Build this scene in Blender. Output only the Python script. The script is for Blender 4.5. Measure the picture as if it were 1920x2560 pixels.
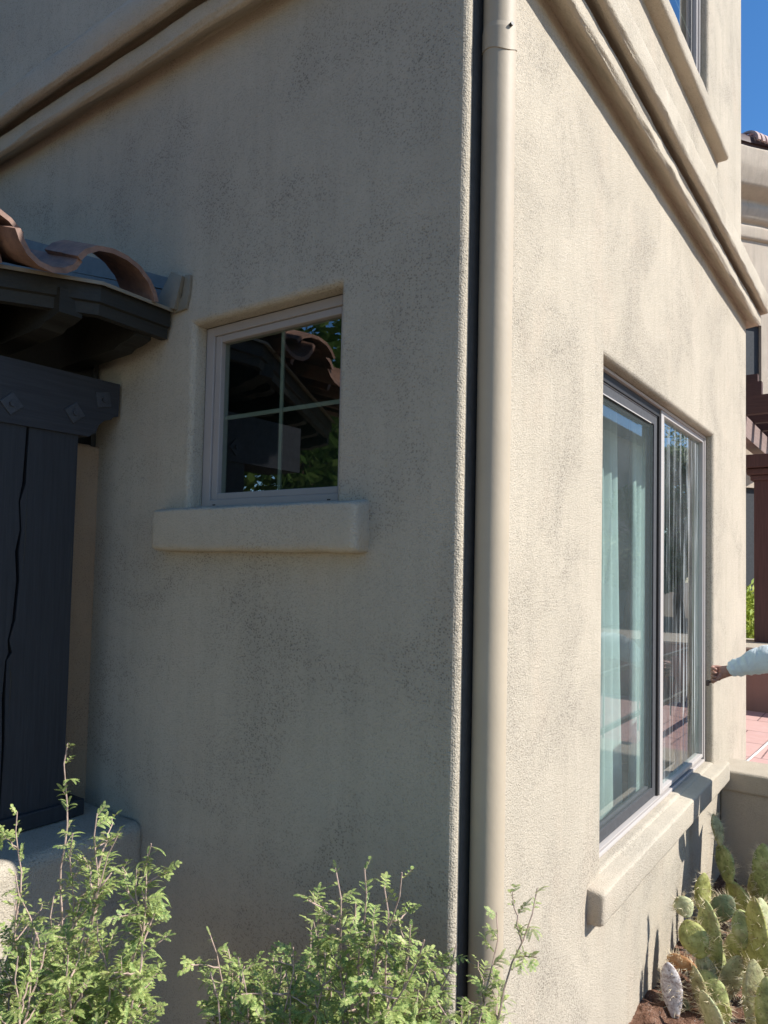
import bpy, bmesh, math, random
from mathutils import Vector, Matrix, noise
R = math.radians
sc = bpy.context.scene
for o in list(bpy.data.objects):
    bpy.data.objects.remove(o)
COL = sc.collection

# ------------------------------------------------------------------ camera
cam = bpy.data.cameras.new('camera')
co = bpy.data.objects.new('camera', cam)
COL.objects.link(co)
rx = Vector((0.81095874, 0.58468623, 0.02208944))
ry = Vector((0.00862049, -0.04968852, 0.99872756))
rz = -Vector((-0.58503984, 0.80973642, 0.04533562))
m = Matrix((rx, ry, rz)).transposed().to_4x4()
m.translation = Vector((0.997, -1.734, 2.0))
co.matrix_world = m
cam.sensor_fit = 'VERTICAL'
cam.sensor_height = 36.0
cam.lens = 1805.66 / 2560 * 36
cam.shift_y = 51.9 / 2560
cam.clip_start = 0.02
cam.clip_end = 500
sc.camera = co

# ------------------------------------------------------------------ light
SUN_AZ, SUN_EL = R(19.8), R(39.5)      # azimuth from +x towards +y
sd = Vector((math.cos(SUN_EL)*math.cos(SUN_AZ), math.cos(SUN_EL)*math.sin(SUN_AZ), math.sin(SUN_EL)))
w = bpy.data.worlds.new('World'); sc.world = w; w.use_nodes = True
nt = w.node_tree; nt.nodes.clear()
sky = nt.nodes.new('ShaderNodeTexSky'); sky.sky_type = 'NISHITA'; sky.sun_disc = False
sky.sun_elevation = SUN_EL
sky.sun_rotation = math.pi/2 - SUN_AZ
sky.air_density = 1.0; sky.dust_density = 0.2; sky.ozone_density = 4; sky.altitude = 700
bg = nt.nodes.new('ShaderNodeBackground'); bg.inputs['Strength'].default_value = 0.125
wo = nt.nodes.new('ShaderNodeOutputWorld')
hs = nt.nodes.new('ShaderNodeHueSaturation'); hs.inputs['Saturation'].default_value = 1.2
nt.links.new(sky.outputs[0], hs.inputs['Color']); nt.links.new(hs.outputs[0], bg.inputs[0]); nt.links.new(bg.outputs[0], wo.inputs[0])
sl = bpy.data.lights.new('sun', 'SUN'); sl.energy = 5.0; sl.angle = R(0.5); sl.color = (1, 0.975, 0.93)
so = bpy.data.objects.new('sun', sl); COL.objects.link(so)
so.rotation_euler = sd.to_track_quat('Z', 'Y').to_euler()
sc.view_settings.view_transform = 'Standard'
sc.view_settings.look = 'None'
sc.view_settings.exposure = 0.63
sc.view_settings.gamma = 1
sc.view_settings.use_curve_mapping = False
sc.cycles.max_bounces = 10
sc.cycles.transparent_max_bounces = 24
sc.cycles.sample_clamp_indirect = 8

# ------------------------------------------------------------------ materials
class NT:
    def __init__(s, name):
        s.m = bpy.data.materials.new(name); s.m.use_nodes = True
        s.t = s.m.node_tree; s.b = s.t.nodes['Principled BSDF']; s.out = s.t.nodes['Material Output']
        s.tc = s.t.nodes.new('ShaderNodeNewGeometry')
        s.pos = s.tc.outputs['Position']
    def n(s, typ, **kw):
        x = s.t.nodes.new(typ)
        for k, v in kw.items(): setattr(x, k, v)
        return x
    def l(s, a, b): s.t.links.new(a, b)
    def map(s, scale):
        mp = s.n('ShaderNodeMapping'); mp.inputs['Scale'].default_value = scale
        s.l(s.pos, mp.inputs[0]); return mp.outputs[0]
    def noise(s, scale, detail=3, rough=.55, vec=None, dist=0):
        x = s.n('ShaderNodeTexNoise'); x.inputs['Scale'].default_value = scale
        x.inputs['Detail'].default_value = detail; x.inputs['Roughness'].default_value = rough
        x.inputs['Distortion'].default_value = dist
        s.l(vec if vec else s.pos, x.inputs['Vector']); return x.outputs['Fac']
    def ramp(s, fac, pts):
        x = s.n('ShaderNodeValToRGB'); e = x.color_ramp.elements
        while len(e) < len(pts): e.new(.5)
        for q, (p, c) in zip(e, pts):
            q.position = p; q.color = (*c, 1) if len(c) == 3 else c
        s.l(fac, x.inputs[0]); return x.outputs[0]
    def g(s, fac, a, b):
        x = s.n('ShaderNodeMapRange'); x.inputs[1].default_value = a; x.inputs[2].default_value = b
        s.l(fac, x.inputs[0]); return x.outputs[0]
    def mul(s, a, b, op='MULTIPLY'):
        x = s.n('ShaderNodeMath', operation=op)
        for i, v in enumerate((a, b)):
            if isinstance(v, (int, float)): x.inputs[i].default_value = v
            else: s.l(v, x.inputs[i])
        return x.outputs[0]
    def mix(s, fac, a, b, mode='MIX'):
        x = s.n('ShaderNodeMix', data_type='RGBA', blend_type=mode)
        if isinstance(fac, (int, float)): x.inputs[0].default_value = fac
        else: s.l(fac, x.inputs[0])
        for i, v in ((6, a), (7, b)):
            if isinstance(v, tuple): x.inputs[i].default_value = (*v, 1)
            else: s.l(v, x.inputs[i])
        return x.outputs[2]
    def bump(s, h, dist, strength=1, nrm=None):
        x = s.n('ShaderNodeBump'); x.inputs['Distance'].default_value = dist; x.inputs['Strength'].default_value = strength
        s.l(h, x.inputs['Height'])
        if nrm: s.l(nrm, x.inputs['Normal'])
        return x.outputs[0]
    def set(s, **kw):
        for k, v in kw.items():
            i = s.b.inputs[k]
            if isinstance(v, tuple): i.default_value = (*v, 1)
            elif isinstance(v, (int, float)): i.default_value = v
            else: s.l(v, i)
        return s.m

def stucco(name, col, speck=1.0, streak=1.0, bd=.0055, warm=(.42, .31, .25)):
    s = NT(name)
    big = s.noise(1.6, 4, .6)
    blot = s.g(s.noise(2.0, 5, .66, dist=.7), .46, .66)
    vo = s.n('ShaderNodeTexVoronoi'); vo.inputs['Scale'].default_value = 165; s.l(s.pos, vo.inputs['Vector'])
    sp = s.n('ShaderNodeSeparateColor'); s.l(vo.outputs['Color'], sp.inputs[0])
    pit = s.mul(s.g(vo.outputs['Distance'], .62, .30), s.g(sp.outputs[0], .55, .68))   # small dark pits
    st = s.noise(1, 4, .6, s.map((16, 16, 1.1)))
    c = s.mix(s.g(big, .3, .7), tuple(v*.88 for v in col), tuple(v*1.06 for v in col))
    c = s.mix(s.mul(s.g(st, .45, .72), .32*streak), c, tuple(v*.72 for v in col))
    c = s.mix(s.mul(blot, .28*speck), c, tuple(v*k for v, k in zip(col, (.60, .61, .64))))
    pk = s.g(s.noise(3.1, 3, .6, s.map((1, 1, .6))), .56, .74)
    c = s.mix(s.mul(pk, .35), c, tuple(a*b for a, b in zip((1.02, .93, .9), col)))
    c = s.mix(s.mul(s.mul(pit, s.mul(s.mul(blot, .85), .26, 'ADD')), .8*speck), c, tuple(v*.30 for v in col))
    c = s.mix(s.mul(s.g(s.noise(140, 2, .6), .35, .7), .18), c, tuple(min(1, v*1.18) for v in col))
    h1 = s.mul(vo.outputs['Distance'], s.mul(sp.outputs[1], 1.0)); h3 = s.noise(190, 2, .6); h1 = s.mul(s.mul(h1, .55), s.mul(h3, .7), 'ADD')
    h2 = s.noise(70, 2, .6)
    hh = s.mul(s.mul(h1, 1.0), s.mul(h2, .45), 'ADD')
    n1 = s.bump(s.noise(7, 2, .5), .006, .5)
    n2 = s.bump(hh, bd, 1, n1)
    return s.set(**{'Base Color': c, 'Roughness': .93, 'Normal': n2, 'Specular IOR Level': .25})
M = {}
M['stucco'] = stucco('stucco', (.485, .42, .325))
M['stucco_trim'] = stucco('stucco_trim', (.485, .42, .325), speck=.5, streak=.6)
M['stucco_bounce'] = stucco('stucco_bounce', (.38, .265, .17))  # stucco tinted tan in place of warm bounced light on the return wall
M['stucco_far'] = stucco('stucco_far', (.56, .47, .37), speck=.3, streak=1.8)
M['stucco_pink'] = stucco('stucco_pink', (.30, .19, .15), speck=.2)

def simple(name, col, rough=.6, nscale=30, amt=.15, bump=.0006, bscale=120, spec=.4, **kw):
    s = NT(name)
    c = s.mix(s.g(s.noise(nscale, 4, .6), .3, .7), tuple(v*(1-amt) for v in col), tuple(min(1, v*(1+amt)) for v in col))
    nn = s.bump(s.noise(bscale, 3, .6), bump)
    return s.set(**{'Base Color': c, 'Roughness': rough, 'Normal': nn, 'Specular IOR Level': spec, **kw})
def wood(name, col, axis=2, rough=.6):
    s = NT(name)
    sc3 = [90, 90, 90]; sc3[axis] = 4
    g = s.noise(1, 5, .6, s.map(tuple(sc3)))
    c = s.mix(s.g(g, .3, .7), tuple(v*.75 for v in col), tuple(v*1.2 for v in col))
    nn = s.bump(g, .0012, 1)
    return s.set(**{'Base Color': c, 'Roughness': rough, 'Normal': nn, 'Specular IOR Level': .35})
M['pipe'] = simple('painted_downspout', (.42, .345, .25), .62, 5, .05, .0006, 40)
M['frame'] = simple('window_vinyl', (.33, .29, .265), .45, 8, .03, .0001)
M['frame_w'] = simple('window_vinyl_light', (.44, .40, .37), .4, 8, .03, .0001)
M['track'] = simple('dark_track', (.025, .022, .02), .5)
M['screen'] = simple('dark_screen_frame', (.055, .055, .058), .7, 40, .2)
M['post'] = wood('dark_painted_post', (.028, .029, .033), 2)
M['beamw'] = wood('dark_painted_beam', (.031, .032, .037), 1)
M['eave'] = wood('dark_painted_eave', (.021, .020, .016), 1)
M['iron'] = simple('painted_iron', (.045, .048, .056), .5, 60, .2, .001)
M['metal'] = simple('grey_flashing', (.15, .15, .145), .5, 20, .15)
M['beige_metal'] = simple('beige_flashing', (.22, .19, .14), .5, 20, .1)
M['brown'] = wood('brown_pergola', (.075, .038, .032), 0)
M['brown_post'] = wood('brown_post', (.085, .042, .038), 2)
M['brown_beam'] = wood('brown_beam', (.24, .17, .15), 1)
M['curtain'] = simple('white_curtain', (.80, .84, .82), .9, 10, .05)
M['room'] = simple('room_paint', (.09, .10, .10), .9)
M['rail'] = simple('railing_metal', (.16, .15, .12), .5)
M['joint'] = simple('painted_pipe_shadow', (.07, .068, .065), .9)  # downspout shadow put into a dark colour
M['recess'] = simple('dark_recess_shade', (.045, .048, .052), .9)  # shade inside the far openings put into a dark colour
M['tool'] = simple('brown_tool', (.09, .06, .045), .7)
M['pole'] = simple('white_pole', (.75, .72, .68), .4)
M['black'] = simple('black_plastic', (.02, .018, .015), .5)
def tile_mat():
    s = NT('clay_tile')
    oi = s.n('ShaderNodeObjectInfo')
    c = s.mix(s.g(s.noise(14, 5, .65), .3, .7), (.13, .070, .048), (.33, .185, .125))
    c = s.mix(s.mul(s.g(s.noise(45, 4, .6), .5, .8), .5), c, (.12, .075, .06))
    c = s.mix(s.mul(oi.outputs['Random'], .35), c, (.26, .18, .15))
    return s.set(**{'Base Color': c, 'Roughness': .62, 'Normal': s.bump(s.noise(160, 4, .7), .0012), 'Specular IOR Level': .4})
M['tile'] = tile_mat()
M['tile_pale'] = simple('pale_clay_tile', (.42, .30, .27), .8, 20, .2, .001)
def paving():
    s = NT('pink_paving')
    br = s.n('ShaderNodeTexBrick'); br.offset = .5
    for k, v in (('Scale', 1.0), ('Mortar Size', .007), ('Mortar Smooth', .2), ('Brick Width', .57), ('Row Height', .57)): br.inputs[k].default_value = v
    br.inputs['Color1'].default_value = (.50, .30, .26, 1); br.inputs['Color2'].default_value = (.56, .35, .30, 1); br.inputs['Mortar'].default_value = (.16, .09, .08, 1)
    s.l(s.pos, br.inputs['Vector'])
    c = s.mix(s.mul(s.g(s.noise(9, 5, .7), .45, .75), .35), br.outputs['Color'], (.62, .45, .42))
    return s.set(**{'Base Color': c, 'Roughness': .8, 'Normal': s.bump(s.noise(80, 4, .6), .002)})
M['paving'] = paving()
def soil():
    s = NT('red_soil')
    c = s.ramp(s.noise(25, 6, .7), [(.3, (.13, .065, .04)), (.55, (.27, .15, .10)), (.8, (.42, .27, .19))])
    v = s.n('ShaderNodeTexVoronoi'); v.inputs['Scale'].default_value = 70; s.l(s.pos, v.inputs['Vector'])
    c = s.mix(s.g(s.noise(120, 2), .66, .7), c, (.55, .45, .38))
    nn = s.bump(v.outputs['Distance'], .012); nn = s.bump(s.noise(30, 6, .7), .03, 1, nn)
    return s.set(**{'Base Color': c, 'Roughness': .95, 'Normal': nn, 'Specular IOR Level': .1})
M['soil'] = soil()
M['gravel'] = simple('brown_gravel', (.20, .15, .10), .95, 14, .4, .01, 60)
def leaf(name, cols, trans=.35, rough=.55):
    s = NT(name)
    oi = s.n('ShaderNodeNewGeometry')
    c = s.ramp(s.noise(28, 3, .7), [(.3, cols[0]), (.5, cols[1]), (.72, cols[2])])
    c = s.mix(.5, c, s.ramp(oi.outputs['Random Per Island'], [(0, cols[0]), (.5, cols[1]), (1, cols[2])]))
    s.set(**{'Base Color': c, 'Roughness': rough, 'Specular IOR Level': .35})
    tr = s.n('ShaderNodeBsdfTranslucent'); s.l(c, tr.inputs[0])
    mx = s.n('ShaderNodeMixShader'); mx.inputs[0].default_value = trans
    s.l(s.b.outputs[0], mx.inputs[1]); s.l(tr.outputs[0], mx.inputs[2]); s.l(mx.outputs[0], s.out.inputs[0])
    return s.m
M['leaf'] = leaf('feathery_leaf', [(.10, .20, .06), (.34, .43, .13), (.66, .66, .24)], trans=.28)
M['leaf_bush'] = leaf('bright_leaf', [(.16, .25, .02), (.34, .44, .05), (.58, .62, .12)])
M['leaf_tree'] = leaf('tree_leaf', [(.06, .13, .03), (.12, .22, .05), (.25, .34, .10)])
M['twig'] = simple('twig', (.42, .30, .24), .8, 60, .3)
M['bark'] = simple('bark', (.12, .08, .055), .9, 20, .3, .01, 30)
def cactus(name, a, b, c3, sc_=26):
    s = NT(name)
    c = s.ramp(s.noise(sc_, 5, .65), [(.32, a), (.52, b), (.75, c3)])
    v = s.n('ShaderNodeTexVoronoi'); v.inputs['Scale'].default_value = 46; s.l(s.pos, v.inputs['Vector'])
    c = s.mix(s.mul(s.g(v.outputs['Distance'], .24, .10), .7), c, (.13, .09, .04))
    c = s.mix(s.mul(s.g(s.noise(11, 4, .7), .55, .70), .6), c, (.30, .22, .12))
    return s.set(**{'Base Color': c, 'Roughness': .6, 'Normal': s.bump(s.noise(60, 4, .65), .004), 'Specular IOR Level': .3})
M['c_olive'] = cactus('cactus_olive', (.20, .19, .05), (.36, .36, .11), (.52, .49, .20))
M['c_green'] = cactus('cactus_green', (.17, .19, .07), (.33, .36, .13), (.55, .53, .27))
M['c_pale'] = cactus('cactus_pale', (.30, .30, .14), (.46, .47, .25), (.62, .60, .36))
M['c_dark'] = cactus('cactus_dark', (.08, .11, .06), (.13, .17, .09), (.20, .24, .13))
M['c_bark'] = cactus('cactus_corky', (.20, .16, .08), (.36, .34, .16), (.52, .47, .28))
M['c_wool'] = cactus('cactus_woolly', (.28, .20, .17), (.62, .56, .52), (.88, .86, .84), 60)
M['c_dead'] = cactus('cactus_dead', (.18, .08, .03), (.36, .17, .06), (.50, .32, .16))
M['spine'] = simple('spine', (.74, .62, .40), .5, 50, .2)
def cloth(name, col, stain=.3):
    s = NT(name)
    c = s.mix(s.mul(s.g(s.noise(14, 4, .6), .5, .75), stain), col, tuple(v*.6 for v in col))
    f = s.noise(1, 3, .5, s.map((26, 9, 9)), dist=.8)
    return s.set(**{'Base Color': c, 'Roughness': .9, 'Normal': s.bump(s.noise(700, 2), .0004, 1, s.bump(f, .012)), 'Specular IOR Level': .15})
M['shirt'] = cloth('pale_blue_shirt', (.60, .655, .665))
M['trousers'] = cloth('dark_trousers', (.05, .06, .09), .2)
M['skin'] = simple('skin', (.33, .17, .12), .55, 60, .18, .0008, 150)
M['hair'] = simple('hair', (.02, .015, .012), .6)
def glass(name, tint, streaks=0.0, dust=.03, refl=.07):
    s = NT(name); t = s.t
    tr = s.n('ShaderNodeBsdfTransparent'); tr.inputs[0].default_value = (*tint, 1)
    gl = s.n('ShaderNodeBsdfGlossy'); gl.inputs['Roughness'].default_value = .004; gl.inputs[0].default_value = (1, 1, 1, 1)
    lw = s.n('ShaderNodeLayerWeight'); f0 = refl
    sch = s.mul(s.mul(s.mul(lw.outputs['Facing'], 4, 'POWER'), .85), f0, 'ADD')
    mx = s.n('ShaderNodeMixShader'); s.l(sch, mx.inputs[0]); s.l(tr.outputs[0], mx.inputs[1]); s.l(gl.outputs[0], mx.inputs[2])
    df = s.n('ShaderNodeBsdfDiffuse'); df.inputs[0].default_value = (.55, .58, .58, 1)
    m2 = s.n('ShaderNodeMixShader')
    f = s.mul(s.g(s.noise(3, 4, .7), .3, .8), dust)
    if streaks:
        a = s.noise(1, 3, .6, s.map((20, 58, .5)), dist=.12)
        b = s.noise(1, 3, .7, s.map((7, 7, 1.3)))
        f = s.mul(f, s.mul(s.mul(s.g(a, .50, .62), s.g(b, .36, .60)), streaks), 'ADD')
    s.l(f, m2.inputs[0]); s.l(mx.outputs[0], m2.inputs[1]); s.l(df.outputs[0], m2.inputs[2]); s.l(m2.outputs[0], s.out.inputs[0])
    t.nodes.remove(s.b)
    return s.m
M['glass_dark'] = glass('glass_small_window', (.66, .80, .70), 0, .008, .17)
M['glass_teal'] = glass('glass_large_window', (.57, .655, .63), 0, .07)
M['glass_wet'] = glass('glass_wet_streaks', (.62, .73, .69), .5, .09)
def mesh_screen():
    s = NT('insect_screen')
    tr = s.n('ShaderNodeBsdfTransparent')
    df = s.n('ShaderNodeBsdfDiffuse'); df.inputs[0].default_value = (.20, .24, .235, 1)
    mx = s.n('ShaderNodeMixShader'); mx.inputs[0].default_value = .15
    s.l(tr.outputs[0], mx.inputs[1]); s.l(df.outputs[0], mx.inputs[2]); s.l(mx.outputs[0], s.out.inputs[0])
    s.t.nodes.remove(s.b); return s.m
M['mesh'] = mesh_screen()

# ------------------------------------------------------------------ helpers
def tag(o, label=None, cat=None, group=None, kind=None):
    if label: o['label'] = label
    if cat: o['category'] = cat
    if group: o['group'] = group
    if kind: o['kind'] = kind
    return o
def empty(name, loc=(0, 0, 0), label=None, cat=None, group=None):
    o = bpy.data.objects.new(name, None); COL.objects.link(o); o.location = loc
    return tag(o, label, cat, group)
def link(name, me, mat, parent=None, smooth=False):
    me.name = name
    if mat: me.materials.append(M[mat])
    o = bpy.data.objects.new(name, me); COL.objects.link(o)
    if smooth:
        for p in me.polygons: p.use_smooth = True
    if parent:
        o.parent = parent
        bpy.context.view_layer.update()
        o.matrix_parent_inverse = parent.matrix_world.inverted()
    return o
def pyd(name, vs, fs, mat, parent=None, smooth=False):
    me = bpy.data.meshes.new(name); me.from_pydata([tuple(v) for v in vs], [], fs); me.update()
    return link(name, me, mat, parent, smooth)
def bmo(name, bm, mat, parent=None, smooth=False):
    bmesh.ops.recalc_face_normals(bm, faces=bm.faces)
    me = bpy.data.meshes.new(name); bm.to_mesh(me); bm.free()
    return link(name, me, mat, parent, smooth)
def box(bm, a, b, bev=0.0, seg=2):
    t = bmesh.new()
    bmesh.ops.create_cube(t, size=1)
    for v in t.verts:
        v.co = Vector([(a[i]+b[i])/2 + v.co[i]*(b[i]-a[i]) for i in range(3)])
    if bev: bmesh.ops.bevel(t, geom=t.edges[:], offset=bev, segments=seg, profile=.5, affect='EDGES')
    me = bpy.data.meshes.new('t'); t.to_mesh(me); t.free(); bm.from_mesh(me); bpy.data.meshes.remove(me)
    return bm
def boxo(name, a, b, mat, parent=None, bev=.003, seg=2, smooth=False):
    return bmo(name, box(bmesh.new(), a, b, bev, seg), mat, parent, smooth)
def prism(bm, pts, axis, lo, hi):
    """extrude a 2-D polygon along an axis; pts are the two other coordinates in order"""
    def mk(p, t):
        c = list(p); c.insert(axis, t); return bm.verts.new(c)
    A = [mk(p, lo) for p in pts]; B = [mk(p, hi) for p in pts]; n = len(pts)
    bm.faces.new(A); bm.faces.new(B[::-1])
    for i in range(n): bm.faces.new((A[i], B[i], B[(i+1) % n], A[(i+1) % n]))
    return bm
def tube(bm, pts, rad, seg=6, caps=True):
    pts = [Vector(p) for p in pts]; n = len(pts); rings = []
    if isinstance(rad, (int, float)): rad = [rad]*n
    for i, p in enumerate(pts):
        d = (pts[min(i+1, n-1)]-pts[max(i-1, 0)]).normalized()
        u = d.orthogonal().normalized() if i == 0 else (u - d*u.dot(d)).normalized()
        v = d.cross(u)
        rings.append([bm.verts.new(p+(u*math.cos(2*math.pi*k/seg)+v*math.sin(2*math.pi*k/seg))*rad[i]) for k in range(seg)])
    for a, b in zip(rings, rings[1:]):
        for k in range(seg): bm.faces.new((a[k], a[(k+1) % seg], b[(k+1) % seg], b[k]))
    if caps: bm.faces.new(rings[0][::-1]); bm.faces.new(rings[-1])
def nz(p, s): return noise.noise(Vector(p)*s)
def sweep(prof, path, jit=.004, step=.06):
    """sweep a (protrusion, z) profile along a plan path of (x, y, outward normal x, outward normal y)"""
    st = []
    for a, b in zip(path, path[1:]):
        L = math.hypot(b[0]-a[0], b[1]-a[1]); n = max(1, int(L/step))
        for i in range(n): st.append([a[j]+(b[j]-a[j])*i/n for j in range(4)])
    st.append(list(path[-1]))
    vs, fs = [], []; k = len(prof)
    for (x, y, nx, ny) in st:
        for j, (p, z) in enumerate(prof):
            q = Vector((x+nx*p, y+ny*p, z))
            if p > .001:
                d = nz(q+Vector((0, 0, j*.7)), 5)*jit + nz(q, 22)*jit*.35
                q += Vector((nx*d, ny*d, nz(q+Vector((9, 3, 0)), 4)*jit))
            vs.append(q)
    for i in range(len(st)-1):
        for j in range(k-1):
            a = i*k+j; fs.append((a, a+k, a+k+1, a+1))
    fs.append(tuple(range(k))); fs.append(tuple(range((len(st)-1)*k, len(st)*k))[::-1])
    return vs, fs
def fillet(pts, r, n=4):
    """round the corners of an open 2-D polyline"""
    out = [pts[0]]
    for i in range(1, len(pts)-1):
        p = Vector(pts[i]); a = Vector(pts[i-1])-p; b = Vector(pts[i+1])-p
        rr = min(r, a.length*.45, b.length*.45)
        A = p+a.normalized()*rr; B = p+b.normalized()*rr
        for k in range(n+1):
            t = k/n; out.append(tuple(A*(1-t)**2+p*2*t*(1-t)+B*t*t))
    out.append(pts[-1]); return out

# ------------------------------------------------------------------ the stucco house
house = empty('stucco_house', (0, 0, 0), 'tan stucco house corner with downspout, a small gridded window and a tall sliding window', 'house')
def wall_shell():
    bm = bmesh.new()
    zs = [-.4, .80, 2.195, 2.885, 4.1, 4.80, 6.6, 7.6]
    xs = [-7, -1.152, -.447, 0]
    def ys(z): return [0, 1.172, 3.262, 4.44]
    YU = [0, 1.172, 3.085, 4.24]
    cache = {}
    def V(x, y, z):
        k = (round(x, 4), round(y, 4), round(z, 4))
        if k not in cache: cache[k] = bm.verts.new((x, y, z))
        return cache[k]
    def quad(a, b, c, d): bm.faces.new((V(*a), V(*b), V(*c), V(*d)))
    opening = []
    for z0, z1 in zip(zs, zs[1:]):
        for x0, x1 in zip(xs, xs[1:]):
            if x0 == -1.152 and z0 == 2.195: continue
            quad((x0, 0, z0), (x1, 0, z0), (x1, 0, z1), (x0, 0, z1))
        Y = YU if z0 >= 4.1 else ys(0)
        for y0, y1 in zip(Y, Y[1:]):
            if y0 == 1.172 and (z0 in (.80, 2.195) or z0 == 4.80): continue
            quad((0, y0, z0), (0, y1, z0), (0, y1, z1), (0, y0, z1))
        quad((0, Y[-1], z0), (-7, Y[-1], z0), (-7, Y[-1], z1), (0, Y[-1], z1))
        quad((-7, 0, z0), (-7, 0, z1), (-7, Y[-1], z1), (-7, Y[-1], z0))
    quad((0, 4.24, 4.1), (0, 4.44, 4.1), (-7, 4.44, 4.1), (-7, 4.24, 4.1))
    quad((0, 0, 7.6), (0, 4.24, 7.6), (-7, 4.24, 7.6), (-7, 0, 7.6))
    # reveals
    d = .062
    def rev(pts, off):
        n = len(pts)
        for i in range(n):
            a, b = pts[i], pts[(i+1) % n]
            quad(a, b, tuple(b[j]+off[j] for j in range(3)), tuple(a[j]+off[j] for j in range(3)))
    rev([(-1.152, 0, 2.195), (-.447, 0, 2.195), (-.447, 0, 2.885), (-1.152, 0, 2.885)], (0, d, 0))
    rev([(0, 1.172, .8), (0, 3.262, .8), (0, 3.262, 2.195), (0, 3.262, 2.885), (0, 1.172, 2.885), (0, 1.172, 2.195)], (-d, 0, 0))
    rev([(0, 1.172, 4.8), (0, 3.085, 4.8), (0, 3.085, 6.6), (0, 1.172, 6.6)], (-d, 0, 0))
    bmesh.ops.recalc_face_normals(bm, faces=bm.faces)
    def on(v, x=None, y=None):
        return (x is None or abs(v.co.x-x) < 1e-4) and (y is None or abs(v.co.y-y) < 1e-4)
    E = []
    for e in bm.edges:
        a, b = e.verts
        if len(e.link_faces) != 2: continue
        if e.link_faces[0].normal.dot(e.link_faces[1].normal) > .5: continue
        if (a.co-b.co).length > 0 and max(a.co.z, b.co.z) <= 7.5:
            vert = abs(a.co.x-b.co.x)+abs(a.co.y-b.co.y) < 1e-4
            onw = (on(a, x=0) and on(b, x=0)) or (on(a, y=0) and on(b, y=0))
            if onw and not (on(a, x=0, y=4.44) and not vert): E.append(e)
    bmesh.ops.bevel(bm, geom=E, offset=.022, segments=5, profile=.5, affect='EDGES')
    return bmo('wall', bm, 'stucco', house)
wall_shell()
WP = lambda y1: [(-7, 0, 0, -1), (-.03, 0, 0, -1), (-.008, -.0 , .38, -.92), (0, .0, .8, -.8), (0, .008, .92, -.38), (0, .03, 1, 0), (0, y1-.02, 1, 0), (0, y1, 1, .6), (-.03, y1, .3, 1), (-.6, y1, 0, 1)]
low = fillet([(-.02, 3.982), (.012, 3.978), (.070, 3.938), (.092, 3.952), (.092, 4.03), (-.02, 4.08)], .022)
upp = fillet([(-.02, 4.085), (.075, 4.075), (.122, 4.034), (.15, 4.044), (.15, 4.17), (.07, 4.24), (-.02, 4.30)], .024)
low = [(max(p, -.02), z) for p, z in low]
vs, fs = sweep(low, WP(4.44), .006); pyd('moulding', vs, fs, 'stucco_trim', house, True)
vs, fs = sweep(upp, WP(4.44), .006); pyd('moulding', vs, fs, 'stucco_trim', house, True)

def sill(name, plane, a, b, z0, z1, p, parent):
    """rounded foam sill; plane 'A' runs along x on y=0, 'B' along y on x=0"""
    prof = fillet([(-.05, z0), (p, z0), (p, z1), (p-.012, z1+.006), (-.05, z1+.022)], .026, 4)
    st = []; n = int((b-a)/.05)
    ts = [(0, .86), (.006, .96), (.02, 1)] + [(.02+(b-a-.04)*i/n, 1) for i in range(1, n)] + [(b-a-.02, 1), (b-a-.006, .96), (b-a, .86)]
    vs, fs = [], []; k = len(prof); zc = (z0+z1)/2
    for t, s in ts:
        for j, (pp, z) in enumerate(prof):
            q = pp*s if pp > 0 else pp
            zz = zc+(z-zc)*s
            c = Vector((a+t, -q, zz)) if plane == 'A' else Vector((q, a+t, zz))
            if pp > 0: c += Vector((nz(c, 9), nz(c+Vector((5, 5, 5)), 9), nz(c+Vector((1, 7, 3)), 9)))*.0035
            vs.append(c)
    for i in range(len(ts)-1):
        for j in range(k-1):
            q = i*k+j; fs.append((q, q+k, q+k+1, q+1))
    fs.append(tuple(range(k))); fs.append(tuple(range((len(ts)-1)*k, len(ts)*k))[::-1])
    return pyd(name, vs, fs, 'stucco_trim', parent, True)
sill('window_sill', 'A', -1.275, -.312, 2.036, 2.184, .07, house)
sill('window_sill', 'B', 1.02, 3.44, .650, .775, .066, house)
sill('window_sill', 'B', .9, 3.38, 4.745, 4.835, .072, house)

def rect_frame(bm, plane, u0, u1, z0, z1, wL, wR, wB, wT, d0, d1, bev=.003):
    def B(ua, ub, za, zb):
        if plane == 'A': box(bm, (ua, d0, za), (ub, d1, zb), bev)
        else: box(bm, (-d1, ua, za), (-d0, ub, zb), bev)
    B(u0, u0+wL, z0, z1); B(u1-wR, u1, z0, z1)
    B(u0+wL-.0005, u1-wR+.0005, z0, z0+wB); B(u0+wL-.0005, u1-wR+.0005, z1-wT, z1)
    return bm
def paneB(x, y0, y1, z0, z1, mat, parent, name='pane'):
    return pyd(name, [(x, y0, z0), (x, y1, z0), (x, y1, z1), (x, y0, z1)], [(0, 1, 2, 3)], mat, parent)
# small gridded window on the shaded wall
swin = bmo('window', rect_frame(bmesh.new(), 'A', -1.148, -.451, 2.2, 2.882, .044, .034, .03, .034, .058, .12), 'frame', house)
swin['label'] = 'small square window divided into four panes'
bmo('sash', rect_frame(bmesh.new(), 'A', -1.104, -.481, 2.23, 2.848, .032, .014, .024, .026, .066, .11), 'frame', swin)
pyd('pane', [(-1.075, .086, 2.25), (-.502, .086, 2.25), (-.502, .086, 2.825), (-1.075, .086, 2.825)], [(0, 1, 2, 3)], 'glass_dark', swin)
b = bmesh.new(); box(b, (-.789, .092, 2.252), (-.775, .098, 2.823)); box(b, (-1.073, .0935, 2.532), (-.50, .0965, 2.547))
bmo('muntin', b, 'frame', swin)
for u in (-1.085, -.53): boxo('weep_hole', (u, .0578, 2.208), (u+.015, .0625, 2.2125), 'track', swin, 0)

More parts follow.
